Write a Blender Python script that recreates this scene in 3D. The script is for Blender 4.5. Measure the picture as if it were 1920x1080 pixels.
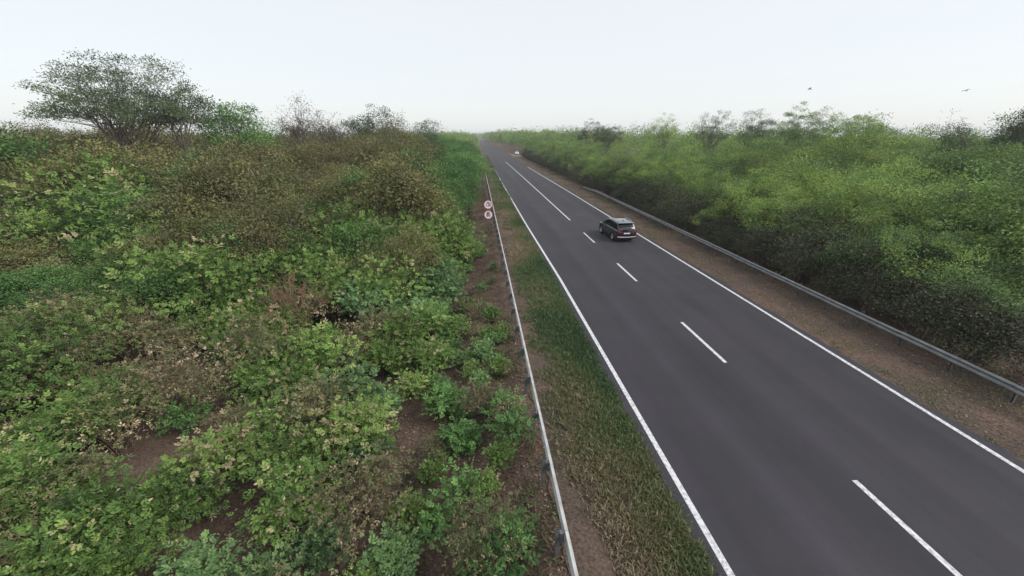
import bpy, math, random
import numpy as np
from mathutils import Vector, Matrix, noise as mnoise

for o in list(bpy.data.objects):
    bpy.data.objects.remove(o, do_unlink=True)
SC = bpy.context.scene
COL = SC.collection
R = math.radians

# ------------------------------------------------------------------ camera
CAM_H = 8.8
cam_d = bpy.data.cameras.new('camera')
cam = bpy.data.objects.new('camera', cam_d)
COL.objects.link(cam)
cam_d.sensor_width = 36.0
cam_d.lens = 36.0 * 740 / 1920
cam_d.clip_start = 0.1
cam_d.clip_end = 12000
cam.location = (0, 0, CAM_H)
cam.rotation_euler = (R(90 - 21.2), 0, R(-4.75))
SC.camera = cam

# ------------------------------------------------------------------ world, sun, exposure
SUN_EL, SUN_AZ = R(40), R(112)          # azimuth measured clockwise from +Y (road direction)
world = bpy.data.worlds.new('World')
SC.world = world
world.use_nodes = True
wn = world.node_tree
wn.nodes.clear()
w_out = wn.nodes.new('ShaderNodeOutputWorld')
w_bg = wn.nodes.new('ShaderNodeBackground')
w_sky = wn.nodes.new('ShaderNodeTexSky')
w_sky.sky_type = 'NISHITA'
w_sky.sun_disc = False
w_sky.sun_elevation = SUN_EL
w_sky.sun_rotation = SUN_AZ
w_sky.air_density = 1.0
w_sky.dust_density = 1.5
w_sky.ozone_density = 1.5
w_mix = wn.nodes.new('ShaderNodeMix')   # thin even cloud veil over the clear sky
w_mix.data_type = 'RGBA'
w_mix.inputs[0].default_value = 0.68
w_mix.inputs[7].default_value = (11.5, 11.8, 11.9, 1)
wn.links.new(w_sky.outputs[0], w_mix.inputs[6])
wn.links.new(w_mix.outputs[2], w_bg.inputs[0])
w_bg.inputs[1].default_value = 0.10
wn.links.new(w_bg.outputs[0], w_out.inputs[0])

sun_d = bpy.data.lights.new('sun', 'SUN')
sun_d.energy = 3.0
sun_d.angle = R(30)
sun_d.color = (1.0, 0.95, 0.88)
sun = bpy.data.objects.new('sun', sun_d)
COL.objects.link(sun)
sdir = Vector((math.sin(SUN_AZ) * math.cos(SUN_EL), math.cos(SUN_AZ) * math.cos(SUN_EL), math.sin(SUN_EL)))
sun.rotation_euler = (-sdir).to_track_quat('-Z', 'Y').to_euler()
sun.location = (60, 30, 60)

SC.render.engine = 'CYCLES'
SC.view_settings.view_transform = 'Standard'
SC.view_settings.look = 'None'
SC.view_settings.exposure = 0.0
SC.view_settings.gamma = 1.0
SC.view_settings.use_curve_mapping = False
SC.cycles.use_denoising = True
SC.cycles.max_bounces = 6
SC.cycles.diffuse_bounces = 3
SC.cycles.glossy_bounces = 2
SC.cycles.transmission_bounces = 3
SC.cycles.volume_bounces = 0
SC.cycles.use_adaptive_sampling = True

# ------------------------------------------------------------------ helpers
rng = np.random.default_rng(11)
random.seed(11)


def raw_mesh(name, V, faces_list, mats, tint=None, smooth=False):
    """faces_list: list of (k, array(n,k))."""
    me = bpy.data.meshes.new(name)
    V = np.asarray(V, dtype=np.float32)
    me.vertices.add(len(V))
    me.vertices.foreach_set('co', V.ravel())
    loops = np.concatenate([f.ravel() for f in faces_list]).astype(np.int32)
    tot = np.concatenate([np.full(len(f), f.shape[1]) for f in faces_list]).astype(np.int32)
    start = np.concatenate([[0], np.cumsum(tot)[:-1]]).astype(np.int32)
    me.loops.add(len(loops))
    me.loops.foreach_set('vertex_index', loops)
    me.polygons.add(len(tot))
    me.polygons.foreach_set('loop_start', start)
    me.polygons.foreach_set('loop_total', tot)
    if smooth:
        me.polygons.foreach_set('use_smooth', np.ones(len(tot), dtype=bool))
    if tint is not None:
        a = me.attributes.new('tint', 'FLOAT', 'POINT')
        a.data.foreach_set('value', np.asarray(tint, dtype=np.float32))
    me.update(calc_edges=True)
    me.validate()
    for m in (mats if isinstance(mats, (list, tuple)) else [mats]):
        me.materials.append(m)
    return me


def link(name, data, parent=None, loc=None, rot=None, scale=None):
    o = bpy.data.objects.new(name, data)
    COL.objects.link(o)
    if parent is not None:
        o.parent = parent
    if loc is not None:
        o.location = loc
    if rot is not None:
        o.rotation_euler = rot
    if scale is not None:
        o.scale = scale
    return o


def tag(o, label, cat, group=None):
    o['label'] = label
    o['category'] = cat
    if group:
        o['group'] = group
    return o


class MB:
    """collects polygons"""
    def __init__(s):
        s.v = []; s.f = []

    def add(s, vs, fs):
        b = len(s.v)
        s.v += [tuple(p) for p in vs]
        s.f += [tuple(i + b for i in f) for f in fs]

    def box(s, x0, x1, y0, y1, z0, z1):
        s.add([(x0, y0, z0), (x1, y0, z0), (x1, y1, z0), (x0, y1, z0), (x0, y0, z1), (x1, y0, z1), (x1, y1, z1), (x0, y1, z1)],
              [(0, 3, 2, 1), (4, 5, 6, 7), (0, 1, 5, 4), (1, 2, 6, 5), (2, 3, 7, 6), (3, 0, 4, 7)])

    def lathe_x(s, prof, n=28, cap=False):
        """profile of (x, r) turned about the X axis"""
        b = len(s.v)
        for (x, r) in prof:
            for k in range(n):
                a = 2 * math.pi * k / n
                s.v.append((x, r * math.cos(a), r * math.sin(a)))
        m = len(prof)
        for i in range(m - 1):
            for k in range(n):
                k2 = (k + 1) % n
                s.f.append((b + i * n + k, b + i * n + k2, b + (i + 1) * n + k2, b + (i + 1) * n + k))
        if cap:
            s.f.append(tuple(b + k for k in range(n))[::-1])
            s.f.append(tuple(b + (m - 1) * n + k for k in range(n)))

    def tube(s, pts, r, n=8):
        b = len(s.v)
        pts = [Vector(p) for p in pts]
        m = len(pts)
        for i, p in enumerate(pts):
            t = (pts[min(i + 1, m - 1)] - pts[max(i - 1, 0)]).normalized()
            up = Vector((0, 0, 1)) if abs(t.z) < .9 else Vector((1, 0, 0))
            a = t.cross(up).normalized(); c = a.cross(t)
            rr = r[i] if isinstance(r, (list, tuple)) else r
            for k in range(n):
                th = 2 * math.pi * k / n
                s.v.append(tuple(p + a * (rr * math.cos(th)) + c * (rr * math.sin(th))))
        for i in range(m - 1):
            for k in range(n):
                k2 = (k + 1) % n
                s.f.append((b + i * n + k, b + i * n + k2, b + (i + 1) * n + k2, b + (i + 1) * n + k))
        s.f.append(tuple(b + k for k in range(n))[::-1])
        s.f.append(tuple(b + (m - 1) * n + k for k in range(n)))

    def mesh(s, name, mat, smooth=False):
        me = bpy.data.meshes.new(name)
        me.from_pydata(s.v, [], s.f)
        me.validate()
        me.update()
        if smooth:
            for p in me.polygons:
                p.use_smooth = True
        me.materials.append(mat)
        return me

    def build(s, name, mat, parent=None, smooth=False, **k):
        return link(name, s.mesh(name, mat, smooth), parent, **k)


# ------------------------------------------------------------------ materials
def new_mat(name):
    m = bpy.data.materials.new(name)
    m.use_nodes = True
    nt = m.node_tree
    return m, nt, nt.nodes['Principled BSDF']


def plain(name, col, rough=0.5, metal=0.0, spec=0.5, noise=0.0, nscale=8.0, coat=0.0, bump=0.0):
    m, nt, b = new_mat(name)
    b.inputs['Roughness'].default_value = rough
    b.inputs['Metallic'].default_value = metal
    b.inputs['Specular IOR Level'].default_value = spec
    b.inputs['Coat Weight'].default_value = coat
    b.inputs['Coat Roughness'].default_value = 0.06
    tc = nt.nodes.new('ShaderNodeTexCoord')
    n = nt.nodes.new('ShaderNodeTexNoise')
    n.inputs['Scale'].default_value = nscale
    n.inputs['Detail'].default_value = 6
    nt.links.new(tc.outputs['Object'], n.inputs['Vector'])
    r = nt.nodes.new('ShaderNodeValToRGB')
    c0 = [max(0, c * (1 - noise)) for c in col]; c1 = [min(1, c * (1 + noise)) for c in col]
    r.color_ramp.elements[0].position = .3; r.color_ramp.elements[1].position = .7
    r.color_ramp.elements[0].color = (*c0, 1); r.color_ramp.elements[1].color = (*c1, 1)
    nt.links.new(n.outputs['Fac'], r.inputs['Fac'])
    nt.links.new(r.outputs['Color'], b.inputs['Base Color'])
    if bump:
        bp = nt.nodes.new('ShaderNodeBump')
        bp.inputs['Strength'].default_value = bump
        nt.links.new(n.outputs['Fac'], bp.inputs['Height'])
        nt.links.new(bp.outputs['Normal'], b.inputs['Normal'])
    return m


def leaf_mat(name, stops, trans=0.25, objvar=0.35, rough=0.55):
    """stops: [(pos, rgb)] picked by leaf tint plus a per-plant shift"""
    m, nt, b = new_mat(name)
    at = nt.nodes.new('ShaderNodeAttribute'); at.attribute_name = 'tint'
    oi = nt.nodes.new('ShaderNodeObjectInfo')
    ma = nt.nodes.new('ShaderNodeMath'); ma.operation = 'MULTIPLY_ADD'
    ma.inputs[1].default_value = objvar
    nt.links.new(oi.outputs['Random'], ma.inputs[0])
    sub = nt.nodes.new('ShaderNodeMath'); sub.operation = 'SUBTRACT'; sub.inputs[1].default_value = objvar * .5
    nt.links.new(at.outputs['Fac'], sub.inputs[0])
    nt.links.new(sub.outputs[0], ma.inputs[2])
    rp = nt.nodes.new('ShaderNodeValToRGB')
    cr = rp.color_ramp
    while len(cr.elements) < len(stops):
        cr.elements.new(.5)
    for e, (p, c) in zip(cr.elements, stops):
        e.position = p; e.color = (*c, 1)
    nt.links.new(ma.outputs[0], rp.inputs['Fac'])
    # per-plant brightness
    hs = nt.nodes.new('ShaderNodeHueSaturation')
    vm = nt.nodes.new('ShaderNodeMath'); vm.operation = 'MULTIPLY_ADD'
    vm.inputs[1].default_value = 7.31; vm.inputs[2].default_value = 0.0
    fr = nt.nodes.new('ShaderNodeMath'); fr.operation = 'FRACT'
    mr = nt.nodes.new('ShaderNodeMapRange'); mr.inputs[3].default_value = .75; mr.inputs[4].default_value = 1.25
    nt.links.new(oi.outputs['Random'], vm.inputs[0]); nt.links.new(vm.outputs[0], fr.inputs[0]); nt.links.new(fr.outputs[0], mr.inputs[0])
    nt.links.new(mr.outputs[0], hs.inputs['Value'])
    nt.links.new(rp.outputs['Color'], hs.inputs['Color'])
    b.inputs['Roughness'].default_value = rough
    b.inputs['Specular IOR Level'].default_value = 0.25
    nt.links.new(hs.outputs['Color'], b.inputs['Base Color'])
    tr = nt.nodes.new('ShaderNodeBsdfTranslucent')
    nt.links.new(hs.outputs['Color'], tr.inputs['Color'])
    mx = nt.nodes.new('ShaderNodeMixShader'); mx.inputs[0].default_value = trans
    out = nt.nodes['Material Output']
    nt.links.new(b.outputs[0], mx.inputs[1]); nt.links.new(tr.outputs[0], mx.inputs[2])
    nt.links.new(mx.outputs[0], out.inputs['Surface'])
    return m


def asphalt_mat():
    m, nt, b = new_mat('asphalt')
    ge = nt.nodes.new('ShaderNodeNewGeometry')
    sep = nt.nodes.new('ShaderNodeSeparateXYZ')
    nt.links.new(ge.outputs['Position'], sep.inputs[0])
    # long soft streaks along the driving direction
    mp = nt.nodes.new('ShaderNodeMapping'); mp.inputs['Scale'].default_value = (1.1, .035, 1)
    nt.links.new(ge.outputs['Position'], mp.inputs['Vector'])
    n1 = nt.nodes.new('ShaderNodeTexNoise'); n1.inputs['Scale'].default_value = 1.0; n1.inputs['Detail'].default_value = 5
    nt.links.new(mp.outputs[0], n1.inputs['Vector'])
    n2 = nt.nodes.new('ShaderNodeTexNoise'); n2.inputs['Scale'].default_value = .28; n2.inputs['Detail'].default_value = 8; n2.inputs['Roughness'].default_value = .62
    nt.links.new(ge.outputs['Position'], n2.inputs['Vector'])
    n3 = nt.nodes.new('ShaderNodeTexNoise'); n3.inputs['Scale'].default_value = 45; n3.inputs['Detail'].default_value = 4
    nt.links.new(ge.outputs['Position'], n3.inputs['Vector'])
    r1 = nt.nodes.new('ShaderNodeValToRGB')
    r1.color_ramp.elements[0].position = .3; r1.color_ramp.elements[1].position = .72
    r1.color_ramp.elements[0].color = (.0245, .0228, .0285, 1); r1.color_ramp.elements[1].color = (.0365, .0340, .0415, 1)
    nt.links.new(n1.outputs['Fac'], r1.inputs['Fac'])
    r2 = nt.nodes.new('ShaderNodeValToRGB')
    r2.color_ramp.elements[0].position = .35; r2.color_ramp.elements[1].position = .65
    r2.color_ramp.elements[0].color = (.82, .87, .88, 1); r2.color_ramp.elements[1].color = (1.14, 1.08, 1.12, 1)
    nt.links.new(n2.outputs['Fac'], r2.inputs['Fac'])
    mu = nt.nodes.new('ShaderNodeMix'); mu.data_type = 'RGBA'; mu.blend_type = 'MULTIPLY'; mu.inputs[0].default_value = 1
    nt.links.new(r1.outputs[0], mu.inputs[6]); nt.links.new(r2.outputs[0], mu.inputs[7])
    r3 = nt.nodes.new('ShaderNodeValToRGB')
    r3.color_ramp.elements[0].position = .3; r3.color_ramp.elements[1].position = .7
    r3.color_ramp.elements[0].color = (.72, .72, .72, 1); r3.color_ramp.elements[1].color = (1.3, 1.3, 1.3, 1)
    nt.links.new(n3.outputs['Fac'], r3.inputs['Fac'])
    mu2 = nt.nodes.new('ShaderNodeMix'); mu2.data_type = 'RGBA'; mu2.blend_type = 'MULTIPLY'; mu2.inputs[0].default_value = 1
    nt.links.new(mu.outputs[2], mu2.inputs[6]); nt.links.new(r3.outputs[0], mu2.inputs[7])
    nt.links.new(mu2.outputs[2], b.inputs['Base Color'])
    wv = nt.nodes.new('ShaderNodeMath'); wv.operation = 'MULTIPLY'; wv.inputs[1].default_value = 2 * math.pi / 2.45
    wo = nt.nodes.new('ShaderNodeMath'); wo.operation = 'ADD'
    ws = nt.nodes.new('ShaderNodeMath'); ws.operation = 'SINE'
    wm = nt.nodes.new('ShaderNodeMapRange'); wm.inputs[1].default_value = -1; wm.inputs[2].default_value = 1; wm.inputs[3].default_value = .93; wm.inputs[4].default_value = 1.07
    nt.links.new(sep.outputs[0], wv.inputs[0]); nt.links.new(wv.outputs[0], wo.inputs[0]); nt.links.new(n2.outputs['Fac'], wo.inputs[1]); nt.links.new(wo.outputs[0], ws.inputs[0]); nt.links.new(ws.outputs[0], wm.inputs[0])
    mu3 = nt.nodes.new('ShaderNodeMix'); mu3.data_type = 'RGBA'; mu3.blend_type = 'MULTIPLY'; mu3.inputs[0].default_value = 1
    nt.links.new(mu2.outputs[2], mu3.inputs[6]); nt.links.new(wm.outputs[0], mu3.inputs[7])
    nt.links.new(mu3.outputs[2], b.inputs['Base Color'])
    b.inputs['Roughness'].default_value = .78
    b.inputs['Specular IOR Level'].default_value = .35
    bp = nt.nodes.new('ShaderNodeBump'); bp.inputs['Strength'].default_value = .25; bp.inputs['Distance'].default_value = .01
    nt.links.new(n3.outputs['Fac'], bp.inputs['Height']); nt.links.new(bp.outputs[0], b.inputs['Normal'])
    return m


def soil_mat(name, a, bcol, c, scale=.5):
    m, nt, b = new_mat(name)
    ge = nt.nodes.new('ShaderNodeNewGeometry')
    n1 = nt.nodes.new('ShaderNodeTexNoise'); n1.inputs['Scale'].default_value = scale; n1.inputs['Detail'].default_value = 8; n1.inputs['Roughness'].default_value = .65
    n2 = nt.nodes.new('ShaderNodeTexNoise'); n2.inputs['Scale'].default_value = 14; n2.inputs['Detail'].default_value = 6
    nt.links.new(ge.outputs['Position'], n1.inputs['Vector']); nt.links.new(ge.outputs['Position'], n2.inputs['Vector'])
    r1 = nt.nodes.new('ShaderNodeValToRGB'); cr = r1.color_ramp; cr.elements.new(.5)
    for e, (p, cc) in zip(cr.elements, ((.32, a), (.5, bcol), (.68, c))):
        e.position = p; e.color = (*cc, 1)
    nt.links.new(n1.outputs['Fac'], r1.inputs['Fac'])
    r2 = nt.nodes.new('ShaderNodeValToRGB')
    r2.color_ramp.elements[0].position = .3; r2.color_ramp.elements[1].position = .72
    r2.color_ramp.elements[0].color = (.55, .55, .55, 1); r2.color_ramp.elements[1].color = (1.35, 1.3, 1.25, 1)
    nt.links.new(n2.outputs['Fac'], r2.inputs['Fac'])
    mu = nt.nodes.new('ShaderNodeMix'); mu.data_type = 'RGBA'; mu.blend_type = 'MULTIPLY'; mu.inputs[0].default_value = 1
    nt.links.new(r1.outputs[0], mu.inputs[6]); nt.links.new(r2.outputs[0], mu.inputs[7])
    nt.links.new(mu.outputs[2], b.inputs['Base Color'])
    b.inputs['Roughness'].default_value = .95; b.inputs['Specular IOR Level'].default_value = .1
    bp = nt.nodes.new('ShaderNodeBump'); bp.inputs['Strength'].default_value = .6; bp.inputs['Distance'].default_value = .05
    nt.links.new(n2.outputs['Fac'], bp.inputs['Height']); nt.links.new(bp.outputs[0], b.inputs['Normal'])
    return m


def paint_mat():
    m, nt, b = new_mat('road_paint')
    ge = nt.nodes.new('ShaderNodeNewGeometry')
    n1 = nt.nodes.new('ShaderNodeTexNoise'); n1.inputs['Scale'].default_value = 9; n1.inputs['Detail'].default_value = 8; n1.inputs['Roughness'].default_value = .7
    nt.links.new(ge.outputs['Position'], n1.inputs['Vector'])
    r1 = nt.nodes.new('ShaderNodeValToRGB'); r1.color_ramp.elements[0].position = .33; r1.color_ramp.elements[1].position = .55
    r1.color_ramp.elements[0].color = (.22, .22, .23, 1); r1.color_ramp.elements[1].color = (.62, .62, .65, 1)
    nt.links.new(n1.outputs['Fac'], r1.inputs['Fac']); nt.links.new(r1.outputs[0], b.inputs['Base Color'])
    b.inputs['Roughness'].default_value = .7; b.inputs['Specular IOR Level'].default_value = .3
    return m


M = {}
M['asphalt'] = asphalt_mat()
M['paint'] = paint_mat()
M['ground'] = soil_mat('forest_soil', (.066, .048, .039), (.118, .084, .068), (.19, .138, .118))
M['shoulder'] = soil_mat('shoulder_soil', (.065, .057, .048), (.105, .080, .066), (.16, .108, .088), .35)
M['gravel'] = soil_mat('pale_gravel', (.13, .12, .105), (.18, .165, .145), (.24, .22, .20), .8)
M['galv'] = plain('galvanised_steel', (.42, .42, .42), .55, .3, .5, .25, 3)
M['galvpaint'] = plain('weathered_rail_steel', (.19, .20, .205), .5, .4, .5, .25, 2)
M['post'] = plain('rail_post_steel', (.16, .165, .17), .6, .5, .5, .3, 5)
M['bark'] = plain('bark', (.085, .062, .047), .9, 0, .15, .4, 6, 0, .5)
M['twig'] = plain('dry_twig', (.17, .125, .10), .9, 0, .15, .35, 6)
M['bark_grey'] = plain('grey_bark', (.16, .14, .125), .9, 0, .15, .35, 6)

G = lambda *a: a
M['leaf_broad'] = leaf_mat('broad_leaf', [(0, (.056, .104, .032)), (.35, (.108, .192, .048)), (.68, (.176, .286, .068)), (.90, (.25, .35, .095)), (.99, (.46, .36, .24))], .30, .42)
M['leaf_teal'] = leaf_mat('blue_green_leaf', [(0, (.060, .118, .052)), (.4, (.118, .210, .082)), (.8, (.18, .295, .108)), (1, (.25, .35, .14))], .25, .25)
M['leaf_dry'] = leaf_mat('dry_leaf', [(0, (.075, .090, .042)), (.3, (.130, .150, .064)), (.6, (.19, .180, .086)), (.85, (.31, .235, .15)), (1, (.60, .47, .34))], .2, .30)
M['leaf_olive'] = leaf_mat('olive_leaf', [(0, (.078, .082, .034)), (.4, (.145, .150, .056)), (.75, (.20, .200, .076)), (1, (.26, .22, .11))], .22, .6)
M['leaf_green'] = leaf_mat('roadside_leaf', [(0, (.045, .105, .036)), (.4, (.090, .190, .056)), (.8, (.140, .270, .076)), (1, (.19, .32, .095))], .26, .35)
M['leaf_right'] = leaf_mat('thicket_leaf', [(0, (.062, .108, .044)), (.35, (.128, .216, .070)), (.7, (.215, .330, .085)), (1, (.33, .41, .105))], .26, .60)
M['leaf_under'] = leaf_mat('shade_darkened_dusty_leaf', [(0, (.038, .042, .029)), (.5, (.070, .078, .047)), (1, (.11, .125, .062))], .12, .4)  # dusty brown-green, kept extra dark so the colour carries shade at the thicket foot
M['leaf_tree'] = leaf_mat('tree_leaf', [(0, (.050, .075, .048)), (.5, (.090, .130, .070)), (1, (.14, .19, .085))], .35, .25)
M['leaf_bare'] = leaf_mat('sparse_leaf', [(0, (.06, .050, .042)), (.5, (.105, .088, .070)), (1, (.15, .14, .09))], .15, .25)
M['grass'] = leaf_mat('verge_grass', [(0, (.050, .095, .042)), (.35, (.098, .155, .060)), (.6, (.175, .185, .090)), (.8, (.225, .190, .120)), (1, (.32, .255, .185))], .25, 0)
M['litter'] = leaf_mat('leaf_litter', [(0, (.06, .042, .033)), (.5, (.13, .085, .062)), (.85, (.21, .14, .105)), (1, (.36, .27, .2))], .05, 0)

# ------------------------------------------------------------------ terrain
def sstep(a, b, x):
    t = np.clip((x - a) / (b - a), 0, 1)
    return t * t * (3 - 2 * t)


_ph = rng.uniform(0, 6.28, 16)


def wob(x, y):
    return (np.sin(x * .21 + _ph[0]) * np.cos(y * .17 + _ph[1]) + .6 * np.sin(x * .43 + y * .29 + _ph[2]) + .4 * np.sin(x * .9 - y * .7 + _ph[3]) * np.cos(y * 1.1 + _ph[4])
            + .25 * np.sin(x * 2.1 + _ph[5]) * np.sin(y * 1.9 + _ph[6]))


def ground_z(x, y):
    x = np.asarray(x, float); y = np.asarray(y, float)
    z = np.full(np.broadcast(x, y).shape, -.05)
    left = sstep(1.9, -2.2, x)
    z = z - .85 * left + .14 * wob(x, y) * left
    d = -x * .55 + y
    z = z + 1.6 * sstep(26, 60, d) * sstep(-1.5, -12, x)
    right = sstep(18.6, 23, x)
    z = z - .25 * right + .12 * wob(x + 40, y) * right
    mid = sstep(1.7, 2.1, x) * sstep(18.9, 18.5, x)
    z = z + .015 * np.sin(x * 3 + y * .7) * mid * 0
    return z


def axis(segs):
    out = []
    for a, b, s in segs:
        out += list(np.arange(a, b, s))
    out.append(segs[-1][1])
    return np.array(out)


gx = axis([(-1500, -400, 110), (-400, -60, 20), (-60, -14, 2), (-14, 3, .35), (3, 24, .7), (24, 80, 4), (80, 400, 20), (400, 1500, 110)])
gy = axis([(-80, -4, 6), (-4, 45, .45), (45, 130, 2), (130, 420, 8), (420, 2000, 79)])
XX, YY = np.meshgrid(gx, gy)
V = np.stack([XX, YY, ground_z(XX, YY)], -1).reshape(-1, 3)
nx, ny = len(gx), len(gy)
ii = (np.arange(ny - 1)[:, None] * nx + np.arange(nx - 1)[None, :]).ravel()
F = np.stack([ii, ii + 1, ii + nx + 1, ii + nx], -1)
gnd = link('ground', raw_mesh('ground', V, [(F)], M['ground'], smooth=True))
gnd['kind'] = 'structure'

# ------------------------------------------------------------------ road
def xl(y):                      # left edge line drifts slightly inward with distance
    return float(np.interp(y, [-50, 24, 41, 75, 135, 300, 700], [5.14, 5.15, 4.90, 4.68, 4.50, 4.4, 4.4]))


def xr(y):
    return float(np.interp(y, [-50, 60, 120, 300, 600, 760], [15.0, 15.0, 14.6, 13.6, 11.0, 9.5]))


def strip(name, ys, xa, xb, z, mat, parent=None):
    V = []; F = []
    for i, y in enumerate(ys):
        V += [(xa(y), y, z), (xb(y), y, z)]
        if i:
            F.append((2 * i - 2, 2 * i - 1, 2 * i + 1, 2 * i))
    me = bpy.data.meshes.new(name); me.from_pydata(V, [], F); me.update(); me.materials.append(mat)
    return link(name, me, parent)


def ragged(y, k, amp):
    return amp * (mnoise.noise((y * .55, k, 0)) + .6 * mnoise.noise((y * 1.9, k + 7, 0)))


ys_near = list(np.arange(-30, 60, .3)) + list(np.arange(60, 200, 1.5)) + list(np.arange(200, 761, 10))
road = strip('road', ys_near, lambda y: xl(y) - .36 + ragged(y, 1, .10), lambda y: xr(y) + .42 + ragged(y, 3, .22), 0.0, M['asphalt'])
road['kind'] = 'structure'
sh = strip('right_shoulder', ys_near, lambda y: xr(y) + .1, lambda y: (19.3 if y < 205 else xr(y) + 2.2) + ragged(y, 5, .25), -.012, M['shoulder'])
sh['kind'] = 'structure'
sv = strip('left_verge', ys_near, lambda y: 1.75 + ragged(y, 9, .3), lambda y: xl(y) - .1, -.018, M['shoulder'])
sv['kind'] = 'structure'
Z1 = .005
ysl = list(np.arange(-30, 60, 1)) + list(np.arange(60, 182, 4))
strip('edge_line', ysl, lambda y: xl(y) - .08, lambda y: xl(y) + .08, Z1, M['paint'], road)
ysr = list(np.arange(-30, 60, 1)) + list(np.arange(60, 121, 3))
strip('edge_line', ysr, lambda y: xr(y) - .08, lambda y: xr(y) + .08, Z1, M['paint'], road)
cx = 10.0
for k in range(-4, 4):
    y0 = 3.55 + 9.8 * (k)
    strip('lane_dash', [y0, y0 + 1.9, y0 + 3.8], lambda y: cx - .075, lambda y: cx + .075, Z1, M['paint'], road)
strip('centre_line', list(np.arange(42.7, 146, 3)), lambda y: cx - .075 - max(0, y - 90) * .004, lambda y: cx + .075 - max(0, y - 90) * .004, Z1, M['paint'], road)
# gravel mouth of the side turning on the right
mp_ = MB()
vs = [(15.4, 176), (18.5, 178), (24, 181), (34, 183), (34, 191), (25, 194), (20, 199), (16.0, 203)]
mp_.add([(x, y, .012) for x, y in vs], [tuple(range(8))])
tr_ = mp_.build('side_track', M['gravel']); tr_['kind'] = 'structure'

# ------------------------------------------------------------------ guard rails
WPROF = [(0, .155), (.035, .150), (.080, .105), (.080, .075), (.035, .028), (.012, .0), (.035, -.028), (.080, -.075), (.080, -.105), (.035, -.150), (0, -.155)]


def beam_mesh(length, flip, mat):
    mb = MB()
    n = len(WPROF)
    s = -1 if flip else 1
    vs = []
    for y in (0, length):
        for (dx, dz) in WPROF:
            vs.append((s * dx, y, dz))
        for (dx, dz) in WPROF:
            vs.append((s * (dx - .005), y, dz * .985))
    fs = []
    N = 2 * n
    for i in range(n - 1):
        fs.append((i, i + 1, N + i + 1, N + i))
        fs.append((n + i, N + n + i, N + n + i + 1, n + i + 1))
    fs += [(0, N, N + n, n), (n - 1, 2 * n - 1, N + 2 * n - 1, N + n - 1)]
    mb.add(vs, fs)
    return mb.mesh('beam', mat)


def post_mesh(side, mat):
    mb = MB()
    a = -side
    # C-shaped post behind the beam, spacer block between
    x0 = a * .10
    mb.box(min(x0, x0 + a * .10), max(x0, x0 + a * .10), -.03, -.024, -.62, .78)
    mb.box(min(x0, x0 + a * .10), max(x0, x0 + a * .10), .024, .03, -.62, .78)
    mb.box(x0 + a * .10 - .003, x0 + a * .10 + .003, -.024, .024, -.62, .78)
    return mb.mesh('post', mat)


def block_mesh(side, mat):
    mb = MB()
    a = -side
    mb.box(min(a * .004, a * .098), max(a * .004, a * .098), -.05, .05, .42, .70)
    return mb.mesh('spacer_block', mat)


def guardrail(name, x, y0, n, seg, side, mat, label, terminal=False):
    root = link(name, None, loc=(x, y0, 0))
    tag(root, label, 'guardrail')
    bm = beam_mesh(seg - .004, side < 0, mat)
    pm = post_mesh(side, M['post']); km = block_mesh(side, M['post'])
    rr = random.Random(5)
    for i in range(n):
        b = link('beam', bm, root, loc=(0, i * seg, .595 + rr.uniform(-.008, .008)), rot=(0, R(rr.uniform(-1.2, 1.2)), 0))
        for k in (0, 1):
            yy = i * seg + k * seg / 2 + .01
            zz = rr.uniform(-.01, .01)
            p = link('post', pm, root, loc=(0, yy, zz), rot=(R(rr.uniform(-1, 1)), R(rr.uniform(-1.5, 1.5)), 0))
            link('spacer_block', km, p, loc=(0, 0, -zz))
    if terminal:
        mb = MB()
        n_ = len(WPROF)
        st = 8
        L_ = 9.0
        for s_ in range(st + 1):
            t = s_ / st
            for (dx, dz) in WPROF:
                mb.v.append(((1 if side > 0 else -1) * dx + .35 * t * t * (-side), n * seg + t * L_, .595 * (1 - t) + .10 * t + dz * (1 - .2 * t)))
        for s_ in range(st):
            for i in range(n_ - 1):
                a = s_ * n_ + i
                mb.f.append((a, a + 1, a + n_ + 1, a + n_))
        mb.build('end_ramp', mat, root)
    return root


guardrail('guardrail', 1.66, -14, 48, 4.0, 1, M['galv'], 'long white steel guardrail along the grass verge left of the road')
guardrail('guardrail', 18.36, -10, 18, 4.0, -1, M['galvpaint'], 'grey corrugated steel guardrail in front of the dark thicket on the right', True)

# ------------------------------------------------------------------ plants: numpy builders
def unit(a):
    return a / (np.linalg.norm(a, axis=-1, keepdims=True) + 1e-9)


def leaves(P, T, N, L, W, fold, kind='diamond'):
    """batch of leaves -> verts (n*k,3), faces"""
    n = len(P)
    T = unit(T)
    B = unit(np.cross(N, T)); N = np.cross(T, B)
    L = np.broadcast_to(L, n)[:, None]; W = np.broadcast_to(W, n)[:, None]
    if kind == 'diamond':
        V = np.stack([P, P + T * L * .5 + B * W * .5 + N * W * fold, P + T * L - N * L * .08, P + T * L * .45 - B * W * .5 + N * W * fold], 1)
        b = np.arange(n)[:, None] * 4
        F = np.concatenate([b + np.array([0, 1, 2]), b + np.array([0, 2, 3])])
        return V.reshape(-1, 3), F, 4
    V = np.stack([P, P + T * L * .3 + B * W * .48 + N * W * fold, P + T * L * .68 + B * W * .38 + N * W * fold * .6 - N * L * .05, P + T * L - N * L * .16,
                  P + T * L * .68 - B * W * .38 + N * W * fold * .6 - N * L * .05, P + T * L * .3 - B * W * .48 + N * W * fold], 1)
    b = np.arange(n)[:, None] * 6
    F = np.concatenate([b + np.array([0, 1, 2, 3]), b + np.array([0, 3, 4, 5])])
    return V.reshape(-1, 3), F, 6


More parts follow.
